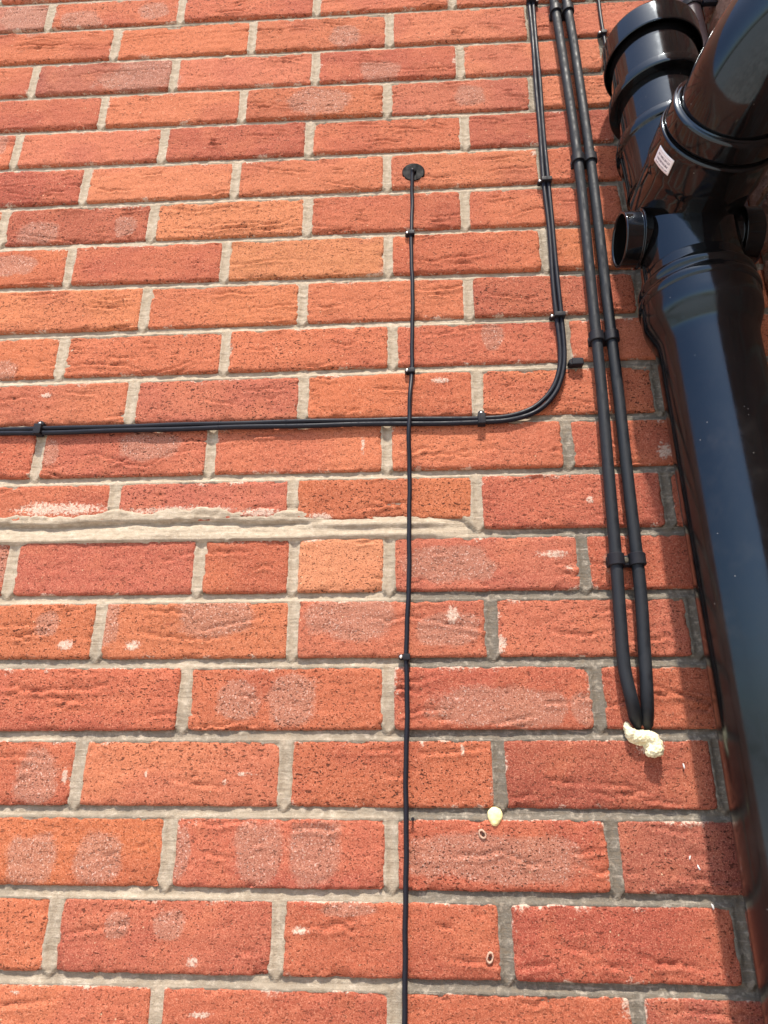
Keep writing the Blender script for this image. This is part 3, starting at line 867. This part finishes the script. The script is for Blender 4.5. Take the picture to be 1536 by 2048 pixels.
kid('disc', lathe('cover_disc', (.5134, 0, -.418), (0, -1, 0), [(-.002, .0165), (.0010, .0165), (.0018, .0158), (.0020, .0090), (.0024, .0046), (.0044, .0042), (.0050, .0034), (.0050, .0001)], 48, 40), M_DISC, dk)

# second thin cable at the top, going behind the capped stack
t2 = [(819.5,900),(819.5,160),(818.5,20),(817.7,-63.4),(816.5,-110.5),(816.6,-151.9),(817.5,-200.9),(822,-244.2),(830,-300)]
me = tube('thin_cable', catmull([Vector((x / 1000, -.0032, z / 1000)) for x, z in t2], 10), .0027, 12)
fattr(me, 'stripe', np.zeros(len(me.vertices)))
tag(link('thin_cable', me, M_THIN), 'short thin black cable vanishing behind the capped pipe top', 'cable')

# ------------------------------------------------------------------ cable clips
def clip(x, z, axis, half, lab, side=-1, cd=-.0040):
    """axis 'v' or 'h': way the cable runs; half: half width of what it holds; nail lug on the given side"""
    t = empty('cable_clip', (x, 0, z)); tag(t, lab, 'cable clip', 'black cable clips nailed to the wall')
    d = -2 * cd + .0024
    if axis == 'v':
        bd = rbox('b', (x, -d / 2, z), (2 * half + .0034, d, .0068), .0014, 3)
        lx, lz = x + side * (half + .0034), z + .0002
        lug = lathe('l', (lx, .001, lz), (0, -1, 0), [(0, .0030), (.0062, .0030), (.0068, .0024), (.0068, .0001)], 18, 40)
        nail_d = .0066
    else:
        bd = rbox('b', (x, -d / 2, z), (.0098, d, 2 * half + .0030), .0014, 3)
        lx, lz = x, z + half + .0034
        lug = join('l', [lathe('l1', (lx, .001, lz), (0, -1, 0), [(0, .0044), (.0066, .0044), (.0074, .0036), (.0074, .0001)], 20, 40)])
        nail_d = .0072
    kid('clip_body', join('clip_body', [bd, lug]), M_CLIP, t)
    kid('nail', lathe('nail', (lx, -nail_d + .001, lz), (0, -1, 0), [(0, .0018), (.0012, .0019), (.0017, .0014), (.0018, .0001)], 16, 50), M_NAIL, t)
clip(.5090, -.5335, 'v', .0026, 'clip nearest below the round cover disc', cd=-.0030)
clip(.5062, -.7555, 'v', .0026, 'clip on the thin cable just above the cable crossing', cd=-.0030)
clip(.4953, -1.1186, 'v', .0026, 'lowest clip on the thin hanging cable', cd=-.0030)
clip(.7024, -.4500, 'v', .0057, 'clip high on the vertical run of the twin cable', cd=-.0048)
clip(.7004, -.6793, 'v', .0057, 'clip on the twin cable just above its bend', cd=-.0048)
clip(.5918, -.8290, 'h', .0057, 'clip on the horizontal twin cable next to its bend', cd=-.0048)
clip(.0281, -.8290, 'h', .0057, 'clip at the far left end of the twin cable', cd=-.0048)
clip(.7092, -.0720, 'v', .0057, 'clip on the twin cable at the top edge', 1, cd=-.0048)
clip(.8164, -.1530, 'v', .0027, 'clip on the short thin cable beside the capped pipe', cd=-.0032)

# a clip left behind on the mortar
lc = empty('loose_clip', (.7166, 0, -.7498)); tag(lc, 'small empty black clip base left on the mortar beside the conduits', 'clip')
kid('clip_body', join('loose_clip_body', [rbox('b', (.7172, -.0035, -.7495), (.0145, .011, .0095), .0016, 3), lathe('l', (.7105, .002, -.7497), (0, -1, 0), [(0, .0046), (.0085, .0046), (.0095, .0036), (.0095, .0001)], 20, 40)]), M_CLIP, lc)
kid('nail_hole', lathe('nail_hole', (.7105, -.0074, -.7497), (0, -1, 0), [(0, .0014), (.0003, .0014), (.0003, .0001)], 14), M_HOLE, lc)

# ------------------------------------------------------------------ foam
def blob(name, balls, amp, sd_, vox=.0011):
    ms = []
    for c, r in balls:
        bm = bmesh.new(); bmesh.ops.create_icosphere(bm, subdivisions=3, radius=1)
        for v in bm.verts:
            v.co = Vector((c[0] + v.co.x * r[0], c[1] + v.co.y * r[1], c[2] + v.co.z * r[2]))
        me = bpy.data.meshes.new('t'); bm.to_mesh(me); bm.free(); ms.append(me)
    me = join(name, ms, None)
    return me
def foam_mods(o, vox, amp, size):
    rm = o.modifiers.new('skin', 'REMESH'); rm.mode = 'VOXEL'; rm.voxel_size = vox; rm.use_smooth_shade = True
    tx = bpy.data.textures.new('foam_lumps', 'CLOUDS'); tx.noise_scale = size; tx.noise_depth = 2
    dm_ = o.modifiers.new('lumps', 'DISPLACE'); dm_.texture = tx; dm_.strength = amp; dm_.mid_level = .5; dm_.texture_coords = 'GLOBAL'
FB_ = [((.7400, -.0005, -1.2030), (.0150, .0036, .0078)), ((.7490, -.0008, -1.2110), (.0080, .0036, .0090)), ((.7262, -.002, -1.1925), (.0036, .004, .0050)), ((.7288, -.004, -1.1990), (.0062, .006, .0064)), ((.7345, -.005, -1.2020), (.0066, .006, .0066)), ((.7405, -.005, -1.2025), (.0064, .006, .0056)),
       ((.7460, -.006, -1.2015), (.0066, .006, .0056)), ((.7500, -.007, -1.2045), (.0058, .007, .0070)), ((.7525, -.008, -1.2095), (.0060, .007, .0076)), ((.7520, -.009, -1.2145), (.0064, .007, .0070)),
       ((.7480, -.009, -1.2165), (.0068, .006, .0060)), ((.7440, -.008, -1.2180), (.0040, .005, .0036)), ((.7475, -.006, -1.2100), (.0050, .005, .0050))]
o = link('foam_filler', blob('foam_filler', FB_, .002, 3), M_FOAM)
foam_mods(o, .0007, .0030, .0026)
tag(o, 'pale cream lump of foam squeezed out under the conduit ends', 'foam')
o = link('foam_dab', blob('foam_dab', [((.5838, .0006, -1.2782), (.0078, .0042, .0084)), ((.5832, .0006, -1.2835), (.0048, .0038, .0046))], .002, 5), M_FOAM_Y)
foam_mods(o, .0008, .0012, .004)
tag(o, 'round pale yellow foam plug in the mortar joint', 'foam')

# ------------------------------------------------------------------ flecks, rings, small nail
for x, z, s, a, lab in ((.7794, -1.2307, .0022, .3, 'white fleck on the brick right of the cream foam'), (.7878, -1.3575, .0026, .5, 'white fleck in the joint near the bottom right'),
                        (.7798, -1.3240, .0024, .7, 'slim white fleck above the joint fleck beside the pipe'), (.7725, -1.3152, .0018, -.6, 'tiny white fleck left of the slim fleck')):
    bm = bmesh.new(); bmesh.ops.create_icosphere(bm, subdivisions=2, radius=1)
    fr_ = random.Random(int(x * 1e5))
    for v in bm.verts:
        k = 1 + fr_.uniform(-.3, .3)
        q = Vector((v.co.x * s * .42 * k, v.co.y * .0009, v.co.z * s * 1.25 * k))
        v.co = Vector((x + q.x * math.cos(a) - q.z * math.sin(a) * .5, -.0012 + q.y, z + q.z * math.cos(a) + q.x * math.sin(a) * .5))
    me = bpy.data.meshes.new('paint_fleck'); bm.to_mesh(me); bm.free(); smooth(me)
    tag(link('paint_fleck', me, M_FLECK), lab, 'paint fleck', 'white paint flecks by the soil pipe')
for x, z, lab in ((.5700, -1.2952, 'old screw hole with pale rim below the yellow foam plug'), (.5718, -1.4023, 'pale-rimmed screw hole low on the wall, beneath the other one')):
    t = empty('screw_hole', (x, 0, z)); tag(t, lab, 'screw hole', 'old screw holes in the bricks')
    v, f = [], []
    fr_ = random.Random(int(-z * 1e4))
    for k in range(22):
        a = 2 * math.pi * k / 22; rr = .0033 * (1 + .18 * math.sin(2 * a + z * 90) + fr_.uniform(-.06, .06))
        for m_ in range(6):
            b2 = 2 * math.pi * m_ / 6
            q = rr + .0010 * math.cos(b2)
            v.append((x + q * math.cos(a) * .9, -.0009 - .0010 * math.sin(b2), z + q * math.sin(a) * 1.15))
    for k in range(22):
        for m_ in range(6):
            f.append((k * 6 + m_, k * 6 + (m_ + 1) % 6, ((k + 1) % 22) * 6 + (m_ + 1) % 6, ((k + 1) % 22) * 6 + m_))
    kid('rim', mesh('rim', v, f, 60), M_RING, t)
    kid('bore', lathe('bore', (x + .0004, .001, z - .0004), (0, -1, 0), [(0, .0014), (.0022, .0014), (.0023, .0001)], 14), M_HOLE, t)
o = link('small_nail', join('small_nail', [lathe('n', (.4998, .004, -1.2811), (0, -1, 0), [(0, .0011), (.009, .0011), (.0092, .0018), (.0100, .0018), (.0102, .0001)], 14)]), M_CLIP)
tag(o, 'tiny dark nail stub beside the thin cable in the joint', 'nail')
